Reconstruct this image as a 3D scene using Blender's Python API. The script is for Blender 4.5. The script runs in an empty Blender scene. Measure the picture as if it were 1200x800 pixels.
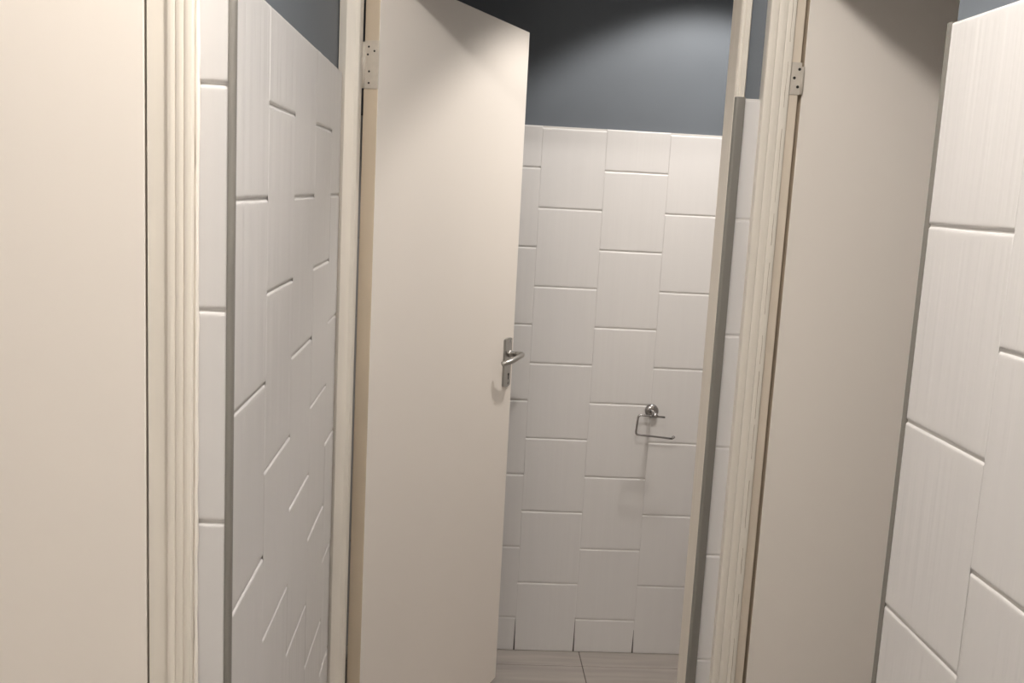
import bpy, bmesh, math, random
from mathutils import Vector, Matrix
random.seed(7)
S = bpy.context.scene
COL = S.collection
H = 1.555                      # eye height; heights below are given relative to the eye and lifted by H

# ------------------------------------------------------------------ materials
def srgb(r, g, b):
    f = lambda c: (c/255/12.92) if c/255 <= .04045 else ((c/255+.055)/1.055)**2.4
    return (f(r), f(g), f(b), 1)

def mat(name, col, rough=.5, metal=0, noise=None, bump=None, spec=.5):
    """noise=(scale xyz, amount, detail): gentle colour mottling; bump=(scale xyz, strength, distance)"""
    m = bpy.data.materials.new(name); m.use_nodes = True
    nt = m.node_tree; b = nt.nodes['Principled BSDF']
    b.inputs['Base Color'].default_value = col
    b.inputs['Roughness'].default_value = rough
    b.inputs['Metallic'].default_value = metal
    b.inputs['Specular IOR Level'].default_value = spec
    tc = nt.nodes.new('ShaderNodeTexCoord')
    def tex(sc, detail):
        mp = nt.nodes.new('ShaderNodeMapping'); mp.inputs['Scale'].default_value = sc
        nt.links.new(tc.outputs['Object'], mp.inputs['Vector'])
        n = nt.nodes.new('ShaderNodeTexNoise'); n.inputs['Scale'].default_value = 1
        n.inputs['Detail'].default_value = detail
        nt.links.new(mp.outputs['Vector'], n.inputs['Vector'])
        return n
    if noise:
        n = tex(noise[0], noise[2])
        r = nt.nodes.new('ShaderNodeValToRGB')
        a = noise[1]
        r.color_ramp.elements[0].position = .3; r.color_ramp.elements[1].position = .7
        r.color_ramp.elements[0].color = tuple(c*(1-a) for c in col[:3]) + (1,)
        r.color_ramp.elements[1].color = tuple(min(1, c*(1+a)) for c in col[:3]) + (1,)
        nt.links.new(n.outputs['Fac'], r.inputs['Fac'])
        nt.links.new(r.outputs['Color'], b.inputs['Base Color'])
    if bump:
        n = tex(bump[0], 3)
        bp = nt.nodes.new('ShaderNodeBump')
        bp.inputs['Strength'].default_value = bump[1]; bp.inputs['Distance'].default_value = bump[2]
        nt.links.new(n.outputs['Fac'], bp.inputs['Height'])
        nt.links.new(bp.outputs['Normal'], b.inputs['Normal'])
    return m

M_TILE  = mat('glazed white tile', (.685, .668, .655, 1), .34, noise=((28, 28, 2.2), .012, 3), bump=((40, 40, 1.6), .6, .0012))
M_TILE2 = mat('streaky glazed white tile', (.685, .668, .655, 1), .34, noise=((28, 28, 2.2), .012, 3), bump=((40, 40, 1.3), .7, .0032))
M_GROUT = mat('white grout', (.66, .64, .615, 1), .8)
M_DGAP  = mat('open dark joint', (.10, .09, .085, 1), .9)
M_BLUE  = mat('blue grey wall paint', (.133, .151, .172, 1), .55, noise=((3, 3, 3), .05, 2), bump=((160, 160, 160), .08, .001))
M_DOOR  = mat('cream door paint', (.87, .81, .74, 1), .42, noise=((2, 2, 1), .012, 2), bump=((220, 220, 220), .05, .0006))
M_EDGE  = mat('tan door edge paint and gap shade', (.64, .545, .42, 1), .5, noise=((8, 8, 3), .08, 3))
M_FRAME = mat('cream frame gloss paint', (.80, .745, .66, 1), .4, noise=((40, 40, 3), .035, 3), bump=((90, 90, 6), .25, .0012))
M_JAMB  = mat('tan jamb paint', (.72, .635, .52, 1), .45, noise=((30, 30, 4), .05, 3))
M_EDGE2 = mat('bare wood in paint crack', (.42, .345, .26, 1), .8)
M_CAULK = mat('white sealant', (.84, .79, .72, 1), .45)
M_TRIM  = mat('grey anodised tile trim', (.225, .212, .19, 1), .5, metal=.15)
M_STEEL = mat('satin steel', (.46, .445, .42, 1), .28, metal=1)
M_CHROME= mat('polished chrome', (.40, .39, .385, 1), .2, metal=1)
M_DARK  = mat('dark hole', (.02, .018, .015, 1), .8)
M_HINGE = mat('overpainted hinge', (.58, .53, .46, 1), .45, noise=((60, 60, 60), .06, 2))
M_CEIL  = mat('white ceiling paint', (.80, .78, .75, 1), .8)
M_FLOOR = mat('grey wood look floor tile', (.37, .335, .305, 1), .45, noise=((3, 34, 3), .13, 4), bump=((8, 90, 8), .15, .001))
M_FGR   = mat('dark floor grout', (.12, .105, .095, 1), .9)

# ------------------------------------------------------------------ helpers
def props(o, label=None, cat=None, kind=None, group=None):
    if label: o['label'] = label
    if cat: o['category'] = cat
    if kind: o['kind'] = kind
    if group: o['group'] = group
    return o

def link(name, bm, m, parent=None, smooth=False):
    me = bpy.data.meshes.new(name)
    bmesh.ops.recalc_face_normals(bm, faces=bm.faces)
    bm.to_mesh(me); bm.free()
    for x in (m if isinstance(m, (list, tuple)) else [m]): me.materials.append(x)
    if smooth:
        for p in me.polygons: p.use_smooth = True
    o = bpy.data.objects.new(name, me); COL.objects.link(o)
    if parent:
        o.parent = parent
        o.matrix_parent_inverse = Matrix.Translation(-parent.location) if parent.type == 'EMPTY' else Matrix()
    return o

def empty(name, loc):
    o = bpy.data.objects.new(name, None); o.empty_display_size = .1
    o.location = loc; COL.objects.link(o)
    return o

def bx(bm, x0, x1, y0, y1, z0, z1):
    vs = [bm.verts.new((x, y, z+H)) for x in (x0, x1) for y in (y0, y1) for z in (z0, z1)]
    for f in ((0,1,3,2),(4,6,7,5),(0,4,5,1),(2,3,7,6),(0,2,6,4),(1,5,7,3)):
        bm.faces.new([vs[i] for i in f])

def prism(bm, poly, z0, z1):
    """poly of (x, y) swept vertically"""
    a = [bm.verts.new((x, y, z0+H)) for x, y in poly]
    b = [bm.verts.new((x, y, z1+H)) for x, y in poly]
    n = len(poly)
    for i in range(n):
        bm.faces.new((a[i], a[(i+1) % n], b[(i+1) % n], b[i]))
    bm.faces.new(a[::-1]); bm.faces.new(b)

def hprism(bm, poly, x0, x1):
    """poly of (y, z) swept along x"""
    a = [bm.verts.new((x0, y, z+H)) for y, z in poly]
    b = [bm.verts.new((x1, y, z+H)) for y, z in poly]
    n = len(poly)
    for i in range(n):
        bm.faces.new((a[i], a[(i+1) % n], b[(i+1) % n], b[i]))
    bm.faces.new(a[::-1]); bm.faces.new(b)

def bevel(bm, w, seg=2):
    bmesh.ops.bevel(bm, geom=[e for e in bm.edges], offset=w, segments=seg, affect='EDGES', profile=.5)

def tube(bm, pts, r, n=10):
    """round rod through world points (eye-relative z), r number or list"""
    P = [Vector((p[0], p[1], p[2]+H)) for p in pts]
    rings = []
    prev = None
    for i, p in enumerate(P):
        t = (P[min(i+1, len(P)-1)] - P[max(i-1, 0)]).normalized()
        if prev is None:
            u = t.orthogonal().normalized()
        else:
            u = (prev - t*prev.dot(t)).normalized()
        prev = u
        w = t.cross(u)
        rr = r[i] if isinstance(r, (list, tuple)) else r
        rings.append([bm.verts.new(p + (u*math.cos(2*math.pi*k/n) + w*math.sin(2*math.pi*k/n))*rr) for k in range(n)])
    for a, b in zip(rings, rings[1:]):
        for k in range(n):
            bm.faces.new((a[k], a[(k+1) % n], b[(k+1) % n], b[k]))
    bm.faces.new(rings[0][::-1]); bm.faces.new(rings[-1])

def rounded(pts, rad, seg=6):
    """polyline with rounded corners"""
    P = [Vector(p) for p in pts]; out = [P[0]]
    for i in range(1, len(P)-1):
        a = P[i] + (P[i-1]-P[i]).normalized()*rad
        b = P[i] + (P[i+1]-P[i]).normalized()*rad
        for k in range(seg+1):
            t = k/seg
            out.append(a*(1-t)**2 + P[i]*2*t*(1-t) + b*t*t)
    out.append(P[-1])
    return out

def tile_sheet(name, parent, O, U, N, cols, ztop, zbot, pitch, mu=.0002, gz=.0011, bz=.0044, bu=.0012, depth=.0032, material=None):
    """one wall's tiling: O point with u = 0 on the tile face, U along the wall, N out of it.
    cols = [(u0, u1, z of one bed joint)]; every tile is a pillow edged slab over a grout bed."""
    O, U, N = Vector(O), Vector(U), Vector(N)
    bm = bmesh.new()
    def P(u, z, h): return O + U*u + N*h + Vector((0, 0, z+H))
    ev = [(0, -depth), (.25, -.45*depth), (.6, -.1*depth), (1, 0)]
    for (u0, u1, zj) in cols:
        k0 = math.floor((zbot - zj)/pitch)
        z = zj + k0*pitch
        while z < ztop - .004:
            za, zb = max(z, zbot), min(z+pitch, ztop)
            if zb - za < .008:
                z += pitch; continue
            cb = bz if za > zbot + .001 else .0015
            ct = bz if zb < ztop - .001 else .003
            ju = random.uniform(-.0004, .0004)
            us = [(u0+mu+bu*t, h*.16) for t, h in ev]
            n = 6
            w = (u1-u0) - 2*mu - 2*bu
            us += [(u0+mu+bu+.004, 0)] + [(u0+mu+bu+w*i/n, 0) for i in range(1, n)] + [(u1-mu-bu-.004, 0)]
            us += [(u1-mu-bu*t, h*.16) for t, h in reversed(ev)]
            zs = [(za+gz+cb*t, h, 0) for t, h in ev] + [(za+gz+cb+.003, 0, 0), (zb-gz-ct-.003, 0, 1)] + [(zb-gz-ct*t, h, 1) for t, h in reversed(ev)]
            wob = {0: [random.uniform(-.0007, .0007) for _ in us], 1: [random.uniform(-.0007, .0007) for _ in us]}
            tilt = random.uniform(-.0004, .0004)
            grid = []
            for (zz, hz, side) in zs:
                row = []
                for i, (u, hu) in enumerate(us):
                    zj_ = zz + (wob[side][i]*.6 if 4 < i < len(us)-5 else 0) + (u-u0)*ju
                    row.append(bm.verts.new(P(u, zj_, min(hz, hu) + tilt)))
                grid.append(row)
            for a, b in zip(grid, grid[1:]):
                for i in range(len(us)-1):
                    bm.faces.new((a[i], a[i+1], b[i+1], b[i]))
            z += pitch
    # orient every face outwards
    for f in bm.faces:
        f.normal_update()
        if f.normal.dot(N) < 0: f.normal_flip()
    me = bpy.data.meshes.new(name); bm.to_mesh(me); bm.free()
    me.materials.append(material or M_TILE)
    for p in me.polygons: p.use_smooth = True
    o = bpy.data.objects.new(name, me); COL.objects.link(o); o.parent = parent
    # bed of grout behind
    g = bmesh.new()
    ua, ub = min(c[0] for c in cols), max(c[1] for c in cols)
    q = []
    for h in (-.0024, -.0115):
        q.append([g.verts.new(P(u, z, h)) for u, z in ((ua, zbot), (ub, zbot), (ub, ztop-.001), (ua, ztop-.001))])
    g.faces.new(q[0]); g.faces.new(q[1])
    for i in range(4): g.faces.new((q[0][i], q[0][(i+1) % 4], q[1][(i+1) % 4], q[1][i]))
    link('grout_bed', g, M_GROUT, parent)
    return o

def struct(name, bm, m, label, cat):
    o = link(name, bm, m)
    return props(o, label, cat, 'structure')

CE = .945                       # ceiling height over the eye
FL = -H                         # floor
# ------------------------------------------------------------------ setting: walls
T = .012                        # tile build-up over the painted wall
XL, XR = -.2615, .588           # tiled faces of the passage
YF, YB = 2.09, 3.147            # tiled faces: cubicle front, cubicle back wall
YL, YR = 1.135, 1.225           # near corner of left / right passage wall

bm = bmesh.new(); bx(bm, XL-T-.12, XL-T, YL+T+.12, YF+T+.1, FL, CE)
wl = struct('wall_left', bm, M_BLUE, 'passage wall with white tile and blue grey paint above, running up to the open door', 'wall')
cy = [YL+.004, 1.335, 1.5405, 1.746, 1.9515, 2.082]
tile_sheet('tiling', wl, (XL, 0, 0), (0, 1, 0), (1, 0, 0),
           [(cy[i], cy[i+1], -.0285 if i % 2 == 0 else .0955) for i in range(5)], .222, FL, .2512, material=M_TILE2)

# wall holding the closed near door (faces the camera)
bm = bmesh.new()
bx(bm, XL-T-.025, XL-T, YL+T, YL+T+.12, FL, CE)
bx(bm, -1.125, XL-T-.025, YL+T, YL+T+.12, .50, CE)
bx(bm, -1.75, -1.125, YL+T, YL+T+.12, FL, CE)
wn = struct('wall_front', bm, M_BLUE, 'wall around the closed near door, with a narrow strip of white tiles at the corner', 'wall')
tile_sheet('tiling', wn, (0, YL, 0), (1, 0, 0), (0, -1, 0), [(XL-.105, XL-.0065, .0995)], .222, FL, .2545)

# passage right wall: tiled lobby side, corner towards the recess
bm = bmesh.new(); bx(bm, XR+T, XR+T+.12, -1.45, YR+.008, FL, CE)
wr = struct('wall_right', bm, M_BLUE, 'white tiled wall with a grey edge trim on its corner, in front of the far closed door', 'wall')
cols = []
y1 = YR-.004; y0 = 1.026; k = 0
while y0 > -1.4:
    cols.append((y0, y1, -.0165 if k % 2 == 0 else -.1440))
    y1 = y0; y0 -= .204; k += 1
tile_sheet('tiling', wr, (XR, 0, 0), (0, 1, 0), (-1, 0, 0), cols, .2325, FL, .2535, material=M_TILE2)

# recess behind that corner: closing walls and the beam over its mouth
bm = bmesh.new(); bx(bm, XR+T+.12, 1.80, YR-.122, YR+.008, FL, CE); bx(bm, 1.68, 1.80, YR+.008, YF+T, FL, CE)
wx = struct('wall_recess', bm, M_BLUE, 'tiled and painted walls closing the recess of the far door', 'wall')
tile_sheet('tiling', wx, (0, YR+.020, 0), (1, 0, 0), (0, 1, 0), [(.602+.2*i, .602+.2*(i+1), -.0165 if i % 2 else -.144) for i in range(5)], .2325, FL, .2535)
tile_sheet('tiling', wx, (1.668, 0, 0), (0, 1, 0), (-1, 0, 0), [(1.246+.2*i, 1.246+.2*(i+1), -.0165 if i % 2 else -.144) for i in range(4)], .2325, FL, .2535)
bm = bmesh.new(); bx(bm, XR+T, XR+T+.12, YR+.008, YF+T, .540, CE)
struct('wall_beam', bm, M_BLUE, 'blue grey beam over the mouth of the door recess', 'wall')

# wall with the open cubicle door and the far closed door
bm = bmesh.new()
bx(bm, .579, .640, YF+T, YF+T+.1, FL, CE)
bx(bm, XL-T, .579, YF+T, YF+T+.1, .505, CE)
bx(bm, .640, 1.80, YF+T, YF+T+.1, .505, CE)
bx(bm, 1.50, 1.80, YF+T, YF+T+.1, FL, .505)
wc = struct('wall_middle', bm, M_BLUE, 'wall strip between the open door and the far closed door, tiled below blue grey paint', 'wall')
tile_sheet('tiling', wc, (0, YF, 0), (1, 0, 0), (0, -1, 0), [(.5775, .660, -.0365)], .2175, FL, .2520)

# cubicle behind the open door
bm = bmesh.new(); bx(bm, -.48, 1.10, YB+T, YB+T+.12, FL, CE)
wb = struct('wall_back', bm, M_BLUE, 'cubicle back wall, white tiles below blue grey paint, seen past the open door', 'wall')
ub = [-.375, -.171, .033, .237, .4415, .646, .850, 1.0]
cols = []
for i in range(len(ub)-1):
    cols.append((ub[i], ub[i+1], -.0505 if i % 2 == 1 else .0755))
tile_sheet('tiling', wb, (0, YB, 0), (1, 0, 0), (0, -1, 0), cols, .207, FL, .2520)
g = bmesh.new()                # joints left open above the floor
for u, h in ((.237, .115), (.4415, .125), (.646, .085)):
    a = [g.verts.new((x, y, z)) for y in (YB-.0006, YB+.002) for x, z in ((u-.0028, 0.002), (u+.0028, .002), (u+.0004, h), (u-.0004, h))]
    for f in ((0,1,2,3),(4,5,6,7),(0,1,5,4),(1,2,6,5),(2,3,7,6),(3,0,4,7)): g.faces.new([a[i] for i in f])
link('open_joint', g, M_DGAP, wb)

bm = bmesh.new(); bx(bm, -.50, -.387, YF+T+.1, YB+T, FL, CE)
ws = struct('wall_cubicle_left', bm, M_BLUE, 'cubicle side wall behind the open door leaf', 'wall')
tile_sheet('tiling', ws, (-.375, 0, 0), (0, 1, 0), (1, 0, 0), [(2.203+.19*i, 2.203+.19*(i+1)-(0 if i < 4 else .008), -.05 if i % 2 else .0755) for i in range(5)], .207, FL, .2520)
bm = bmesh.new(); bx(bm, 1.012, 1.10, YF+T+.1, YB+T, FL, CE)
ws = struct('wall_cubicle_right', bm, M_BLUE, 'cubicle side wall hidden beyond the door frame', 'wall')
tile_sheet('tiling', ws, (1.0, 0, 0), (0, 1, 0), (-1, 0, 0), [(2.203+.19*i, 2.203+.19*(i+1)-(0 if i < 4 else .008), -.05 if i % 2 else .0755) for i in range(5)], .207, FL, .2520)

# lobby behind the camera
bm = bmesh.new(); bx(bm, -1.87, -1.75, -1.57, YL+T+.12, FL, CE); bx(bm, -1.75, XR+T+.12, -1.57, -1.45, FL, CE)
struct('wall_lobby', bm, M_CEIL, 'white lobby walls behind the viewer', 'wall')
bm = bmesh.new(); bx(bm, -1.87, 1.80, -1.57, 3.28, CE, CE+.06)
struct('ceiling', bm, M_CEIL, 'plain white ceiling over lobby and cubicles', 'ceiling')

# floor: slabs with dark joints
bm = bmesh.new()
x0 = .4615 - .6*4; 
for i in range(8):
    for j in range(-6, 17):
        ya = 3.045 - .3*(j-0); yb = ya + .3
        xa = x0 + .6*i; xb = xa + .6
        xa, xb, ya, yb = max(xa, -1.85), min(xb, 1.79), max(ya, -1.5), min(yb, 3.26)
        if xb-xa < .02 or yb-ya < .02: continue
        bx(bm, xa+.0017, xb-.0017, ya+.0017, yb-.0017, FL-.02, FL)
bevel(bm, .0009, 1)
fl = struct('floor', bm, M_FLOOR, 'grey wood look floor tiles with dark joints inside the open cubicle', 'floor')
bm = bmesh.new(); bx(bm, -1.87, 1.80, -1.57, 3.28, FL-.06, FL-.0015)
link('floor_grout', bm, M_FGR, fl)

# ------------------------------------------------------------------ tile edge trims
def edge_trim(name, x0, x1, y0, y1, z1, label, corner, r):
    """metal strip whose corner (index into x0y0, x1y0, x1y1, x0y1) is rounded with radius r"""
    pts = [(x0, y0), (x1, y0), (x1, y1), (x0, y1)]
    out = []
    for k, (x, y) in enumerate(pts):
        if k != corner: out.append((x, y)); continue
        sx = 1 if x == x0 else -1; sy = 1 if y == y0 else -1
        arc = [(x+sx*r*(1-math.cos(t)), y+sy*r*(1-math.sin(t))) for t in [math.pi/2*i/7 for i in range(8)]]
        if corner in (0, 2): pass
        else: arc = arc[::-1]
        out += arc
    bm = bmesh.new(); prism(bm, out, FL+.001, z1)
    return struct(name, bm, M_TRIM, label, 'tile trim')
edge_trim('trim_1', XL-.0066, XL+.0006, YL-.0008, YL+.011, .2225, 'grey metal corner trim between the narrow tile strip and the long tiled passage wall', 1, .0062)
edge_trim('trim_2', XR-.0004, XR+.0125, YR-.0038, YR+.0105, .2325, 'thin grey metal trim on the tiled corner in front of the far closed door', 3, .004)
edge_trim('trim_3', .558, .5785, YF-.0095, YF+.004, .218, 'grey metal trim on the tile strip beside the frame of the open door', 0, .006)

# ------------------------------------------------------------------ door frames
def fluted(x0, x1, yb, yf, n=3, lip=.004):
    """plan outline of a moulded architrave from x0 to x1, back yb, front about yf (smaller y is nearer)"""
    pts = [(x0, yb), (x0, yf+lip)]
    w = (x1-x0)/n
    for i in range(n):
        a = x0 + w*i
        for t in (.08, .25, .5, .75, .92):
            pts.append((a+w*t, yf + .0009*(1-math.sin(math.pi*t))))
        if i < n-1: pts.append((a+w, yf+.0017))
    pts += [(x1, yf+lip), (x1, yb)]
    return pts

# frame of the closed near door
f1 = props(empty('trim_4', (-.33, YL, 0)), 'fluted cream door frame between the closed near door and the narrow tile strip', 'door frame', 'structure')
HZ = .472
bm = bmesh.new(); prism(bm, fluted(-.3315, -.3035, YL+.02, YL-.0155, 3), FL+.001, HZ+.05); link('architrave', bm, M_FRAME, f1)
bm = bmesh.new(); prism(bm, [(-.354, YL-.009), (-.3535, YL-.0115), (-.3315, YL-.0115), (-.3315, YL+.012), (-.2985, YL+.012), (-.2985, YL+.13), (-.366, YL+.13), (-.366, YL+.040), (-.354, YL+.040)], FL+.001, HZ+.03); link('jamb', bm, M_FRAME, f1)
bm = bmesh.new()
zz = [FL+.005 + i*.02 for i in range(90)]
tube(bm, [(-.3012+random.uniform(-.0005, .0005), YL-.003, z) for z in zz if z < .23],
     [random.uniform(.0023, .0034) for z in zz if z < .23], 8)
link('sealant_bead', bm, M_CAULK, f1, True)
bm = bmesh.new(); prism(bm, fluted(-1.176, -1.148, YL+.02, YL-.0155, 3), FL+.001, HZ+.05); link('architrave', bm, M_FRAME, f1)
bm = bmesh.new(); bx(bm, -1.148, -1.1255, YL-.010, YL+.13, FL+.001, HZ+.03); link('jamb', bm, M_FRAME, f1)
bm = bmesh.new(); bx(bm, -1.1255, -.3545, YL-.010, YL+.13, HZ+.003, HZ+.03); bx(bm, -1.148, -.3315, YL-.013, YL+.012, HZ+.03, HZ+.058); link('head', bm, M_FRAME, f1)

# frame of the open cubicle door
f2 = props(empty('trim_5', (.16, YF, 0)), 'plain cream door frame around the open cubicle door', 'door frame', 'structure')
bm = bmesh.new()
prism(bm, [(XL-.010, YF+.006), (XL+.0005, YF-.002), (XL+.006, YF-.006), (-.236, YF-.008), (-.229, YF-.003), (-.2270, YF+.004),
           (-.2270, 2.137), (-.246, 2.137), (-.246, 2.2), (XL-.010, 2.2)], FL+.001, HZ+.03); link('jamb', bm, M_FRAME, f2)
bm = bmesh.new()
prism(bm, [(.557, YF+.003), (.5595, YF-.003), (.5640, YF-.0035), (.5650, YF-.0015), (.5662, YF-.0035), (.5745, YF-.0025), (.5755, YF), (.5768, YF-.0005), (.580, YF+.004), (.580, 2.2),
           (.5665, 2.2), (.5665, 2.137), (.557, 2.137)], FL+.001, HZ+.03); link('jamb', bm, M_FRAME, f2)
bm = bmesh.new(); bx(bm, -.2460, .5665, YF-.003, 2.2, HZ+.003, HZ+.032); link('head', bm, M_FRAME, f2)

# frame of the far closed door
f3 = props(empty('trim_6', (.66, YF, 0)), 'fluted cream door frame with chipped paint between tile strip and far closed door', 'door frame', 'structure')
bm = bmesh.new(); prism(bm, fluted(.6135, .6680, YF+.011, YF-.018, 3), FL+.001, HZ+.07); link('architrave', bm, M_FRAME, f3)
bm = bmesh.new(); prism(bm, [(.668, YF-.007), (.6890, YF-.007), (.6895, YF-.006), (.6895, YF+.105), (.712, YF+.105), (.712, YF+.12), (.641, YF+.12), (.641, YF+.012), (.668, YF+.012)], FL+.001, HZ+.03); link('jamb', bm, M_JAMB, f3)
bm = bmesh.new()
z = -1.45
while z < HZ:
    L = random.uniform(.03, .16); n = 6
    lx = [.6585 + random.uniform(-.0006, .0006) for k in range(n+1)]; hw = [random.uniform(.0002, .0006) for k in range(n+1)]
    q = [[bm.verts.new((lx[k]+sd*hw[k], y, z+L*k/n+H)) for sd, y in ((-1, YF-.0185), (1, YF-.0185), (1, YF-.0160), (-1, YF-.0160))] for k in range(n+1)]
    for a, b in zip(q, q[1:]):
        for k in range(4): bm.faces.new((a[k], a[(k+1) % 4], b[(k+1) % 4], b[k]))
    bm.faces.new(q[0]); bm.faces.new(q[-1])
    z += L + random.uniform(.01, .05)
link('paint_crack', bm, M_EDGE2, f3)
bm = bmesh.new(); prism(bm, fluted(1.494, 1.5485, YF+.011, YF-.018, 4), FL+.001, HZ+.07); link('architrave', bm, M_FRAME, f3)
bm = bmesh.new(); bx(bm, 1.4705, 1.494, YF-.007, YF+.12, FL+.001, HZ+.03); link('jamb', bm, M_FRAME, f3)
bm = bmesh.new(); bx(bm, .6915, 1.4705, YF-.007, YF+.12, HZ+.003, HZ+.03); bx(bm, .668, 1.494, YF-.016, YF+.011, HZ+.03, HZ+.07); link('head', bm, M_FRAME, f3)

# ------------------------------------------------------------------ doors
def screw(bm, c, n, r=.0032, t=.0008):
    n = Vector(n).normalized(); c = Vector(c)
    tube(bm, [c - n*t, c + n*t], r, 10)

# closed near door
d1 = props(empty('door_1', (-.74, YL, .01)), 'closed plain cream door beside the fluted frame and narrow tile strip', 'door', 'structure')
bm = bmesh.new(); bx(bm, -1.1225, -.3567, YL-.0105, YL+.0295, FL+.012, HZ); bevel(bm, .0013, 2); link('leaf', bm, M_DOOR, d1)

# open cubicle door
u = Vector((.436, .900, 0)).normalized(); nrm = Vector((u.y, -u.x, 0))      # nrm: out of the visible face
P0 = Vector((-.1945, 2.155, 0)); W = .826; TH = .036
d2 = props(empty('door_2', (P0.x, P0.y, .02)), 'cream cubicle door standing open, with a steel lever handle', 'door', 'structure')
Z0, Z1 = FL+.030, .448
def D(s, out, z): 
    p = P0 + u*s + nrm*out
    return (p.x, p.y, z)
bm = bmesh.new()
prism(bm, [D(0, 0, 0)[:2], D(W, 0, 0)[:2], D(W, -TH, 0)[:2], D(0, -TH, 0)[:2]], Z0, Z1); bevel(bm, .0016, 2); 
leaf = link('leaf', bm, [M_DOOR, M_EDGE], d2)
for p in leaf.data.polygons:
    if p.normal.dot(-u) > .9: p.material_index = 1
# hinge on the hinge-side edge
def hinge_open(zc):
    bm = bmesh.new()
    q = [D(-.0016, .0005, 0)[:2], D(.001, .0005, 0)[:2], D(.001, -TH+.001, 0)[:2], D(-.0016, -TH+.001, 0)[:2]]
    prism(bm, q, zc-.05, zc+.05); bevel(bm, .0004, 1)
    h = link('hinge', bm, M_HINGE, d2)
    b2 = bmesh.new(); tube(b2, [D(-.0045, -TH+.0005, zc-.049), D(-.0045, -TH+.0005, zc+.046)], .0046, 12)
    link('knuckle', b2, M_HINGE, h, True)
    b3 = bmesh.new()
    for s, z in ((-.024, .037), (-.010, .028), (-.026, .021), (-.022, -.014), (-.022, -.038)):
        screw(b3, D(-.0018, s, zc+z), -u, .0022)
    link('screw', b3, M_DARK, h)
hinge_open(.248); hinge_open(-1.30)
# lever handle set
bm = bmesh.new()
s0, s1 = W-.0740, W-.0205
zt, zb = -.430, -.578
pl = []
for k in range(9): a = math.pi*k/8; pl.append(((s0+s1)/2 + .0265*math.cos(a), zt-.006+.006*math.sin(a)))
for k in range(9): a = math.pi+math.pi*k/8; pl.append(((s0+s1)/2 + .0265*math.cos(a), zb+.006+.006*math.sin(a)))
A = [bm.verts.new(Vector(D(s, .0, z+H))) for s, z in pl]; B = [bm.verts.new(Vector(D((s-(s0+s1)/2)*.9+(s0+s1)/2, .006, z+H))) for s, z in pl]
for i in range(len(pl)): bm.faces.new((A[i], A[(i+1) % len(pl)], B[(i+1) % len(pl)], B[i]))
bm.faces.new(A[::-1]); bm.faces.new(B)
hd = props(link('handle', bm, M_STEEL, d2), 'steel lever handle on a long plate')
sm = W-.0405
bm = bmesh.new()
tube(bm, [D(sm, .004, -.478), D(sm, .012, -.478), D(sm, .0125, -.478), D(sm, .02, -.478)], [.0115, .0115, .009, .0085], 16)
path = rounded([Vector(D(sm, .014, -.478)), Vector(D(sm+.002, .050, -.476)), Vector(D(sm-.035, .050, -.480)), Vector(D(sm-.072, .041, -.489)), Vector(D(sm-.095, .026, -.494))], .014, 6)
rr = [.0078 + .0006*math.sin(i*.5) for i in range(len(path))]
tube(bm, path, rr, 14)
link('lever', bm, M_STEEL, hd, True)
bm = bmesh.new()
tube(bm, [D(sm, .0055, -.541), D(sm, .0066, -.541)], .0042, 12)
q = [D(sm-.0018, .0066, 0), D(sm+.0018, .0066, 0), D(sm+.0018, .0055, 0), D(sm-.0018, .0055, 0)]
prism(bm, [p[:2] for p in q], -.556, -.541)
link('keyhole', bm, M_DARK, hd)
for z in (-.441, -.567):
    bm = bmesh.new(); tube(bm, [D(sm, .0055, z), D(sm, .0068, z), D(sm, .0074, z)], [.0048, .0046, .0025], 12)
    link('screw', bm, M_CHROME, hd, True)

# far closed door
d3 = props(empty('door_3', (1.085, YF, .01)), 'closed cream door with a shadow across its top, partly behind the tiled corner', 'door', 'structure')
bm = bmesh.new(); bx(bm, .7003, 1.4675, YF+.002, YF+.042, FL+.012, HZ); bevel(bm, .0013, 2); leaf = link('leaf', bm, [M_DOOR, M_EDGE], d3)
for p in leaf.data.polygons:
    if p.normal.x < -.9: p.material_index = 1  # far leaf's hinge edge toned tan, painting in shade of the gap
def hinge_far(zb):
    bm = bmesh.new(); bx(bm, .6705, .6925, YF-.0090, YF-.0065, zb, zb+.066); bevel(bm, .0006, 1)
    h = link('hinge', bm, M_HINGE, d3)
    b2 = bmesh.new(); tube(b2, [(.6958, YF-.0045, zb+.002), (.6958, YF-.0045, zb+.058)], .0043, 12)
    link('knuckle', b2, M_HINGE, h, True)
    b3 = bmesh.new()
    for x, z in ((.6875, .052), (.6780, .034), (.6865, .016)):
        screw(b3, (x, YF-.0092, zb+z), (0, -1, 0), .0031)
    link('screw', b3, M_DARK, h)
hinge_far(.229); hinge_far(-1.30)

# ------------------------------------------------------------------ paper holder on the back wall
ph = props(empty('toilet_paper_holder', (.645, YB, H-.689)), 'empty chrome toilet paper holder fixed to the white tiled cubicle wall', 'paper holder')
bm = bmesh.new()
c = Vector((.650, 0, -.697))
def at(y): return (c.x, y, c.z)
tube(bm, [at(YB+.001), at(YB-.006), at(YB-.010), at(YB-.013)], [.0225, .0225, .020, .012], 28)
link('rosette', bm, M_CHROME, ph, True)
bm = bmesh.new()
yw = YB-.062
tube(bm, [at(YB-.012), at(YB-.030), at(YB-.052), (c.x, yw-.001, c.z-.004), (c.x, yw-.004, c.z-.009)], [.0085, .0075, .0085, .010, .007], 16)
link('post', bm, M_CHROME, ph, True)
bm = bmesh.new()
wire = rounded([(.683, yw, -.704), (.596, yw, -.699), (.590, yw-.002, -.764), (.712, yw-.002, -.774)], .010, 7)
tube(bm, wire, .0033, 10)
link('roll_bar', bm, M_CHROME, ph, True)
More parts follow.
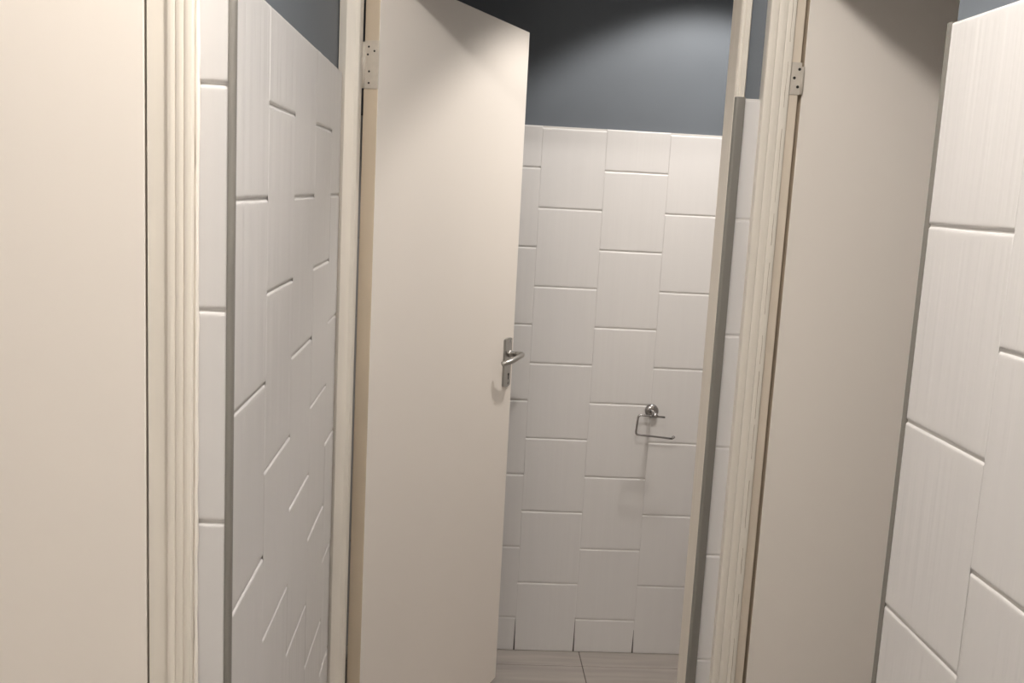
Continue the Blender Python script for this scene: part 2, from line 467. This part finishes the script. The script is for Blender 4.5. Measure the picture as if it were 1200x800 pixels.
bm = bmesh.new()
tube(bm, [(.710, yw-.002, -.7735), (.712, yw-.002, -.7725), (.7155, yw-.002, -.769), (.7185, yw-.002, -.766), (.7195, yw-.002, -.765)], [.0033, .0040, .0048, .0040, .0015], 12)
link('end_knob', bm, M_CHROME, ph, True)

# ------------------------------------------------------------------ light
def lamp(name, kind, loc, energy, col, **kw):
    l = bpy.data.lights.new(name, kind); l.energy = energy; l.color = col
    for k, v in kw.items(): setattr(l, k, v)
    o = bpy.data.objects.new(name, l); o.location = (loc[0], loc[1], loc[2]+H); COL.objects.link(o)
    return o
WARM = (1, .945, .89)
lamp('passage_ceiling_lamp', 'POINT', (.13, .80, CE-.07), 27, WARM, shadow_soft_size=.035)
lamp('lobby_fill_light', 'POINT', (-.80, -1.10, CE-.08), 11, WARM, shadow_soft_size=.09)  # added fill behind the camera to soften contrast; no lamp seen there
lamp('cubicle_downlight', 'SPOT', (.74, 2.70, CE-.01), 40, (1, .945, .89), spot_size=math.radians(110), spot_blend=.28, shadow_soft_size=.035)
w = bpy.data.worlds.new('World'); S.world = w; w.use_nodes = True
w.node_tree.nodes['Background'].inputs[0].default_value = (1, .93, .86, 1)
w.node_tree.nodes['Background'].inputs[1].default_value = .02

# ------------------------------------------------------------------ camera (looks along +Y, tipped down 9 degrees, rolled 3)
F = 1147.0
d = Vector((206-600, 7825-400, F)).normalized()
a = Vector((545-600, 218-400, F)); a = (a - d*a.dot(d)).normalized()
x = d.cross(a)
R = Matrix((x, a, -d))          # photo axes (right, down, forward) to world
cam = bpy.data.cameras.new('camera'); cam.sensor_width = 36; cam.lens = F/1200*36; cam.clip_start = .02
co = bpy.data.objects.new('camera', cam); COL.objects.link(co)
m = Matrix((R.col[0], -R.col[1], -R.col[2])).transposed().to_4x4()
m.translation = Vector((0, 0, H)); co.matrix_world = m
S.camera = co
vs = S.view_settings
vs.view_transform = 'Standard'; vs.look = 'None'; vs.gamma = 1; vs.use_curve_mapping = False; vs.exposure = .57
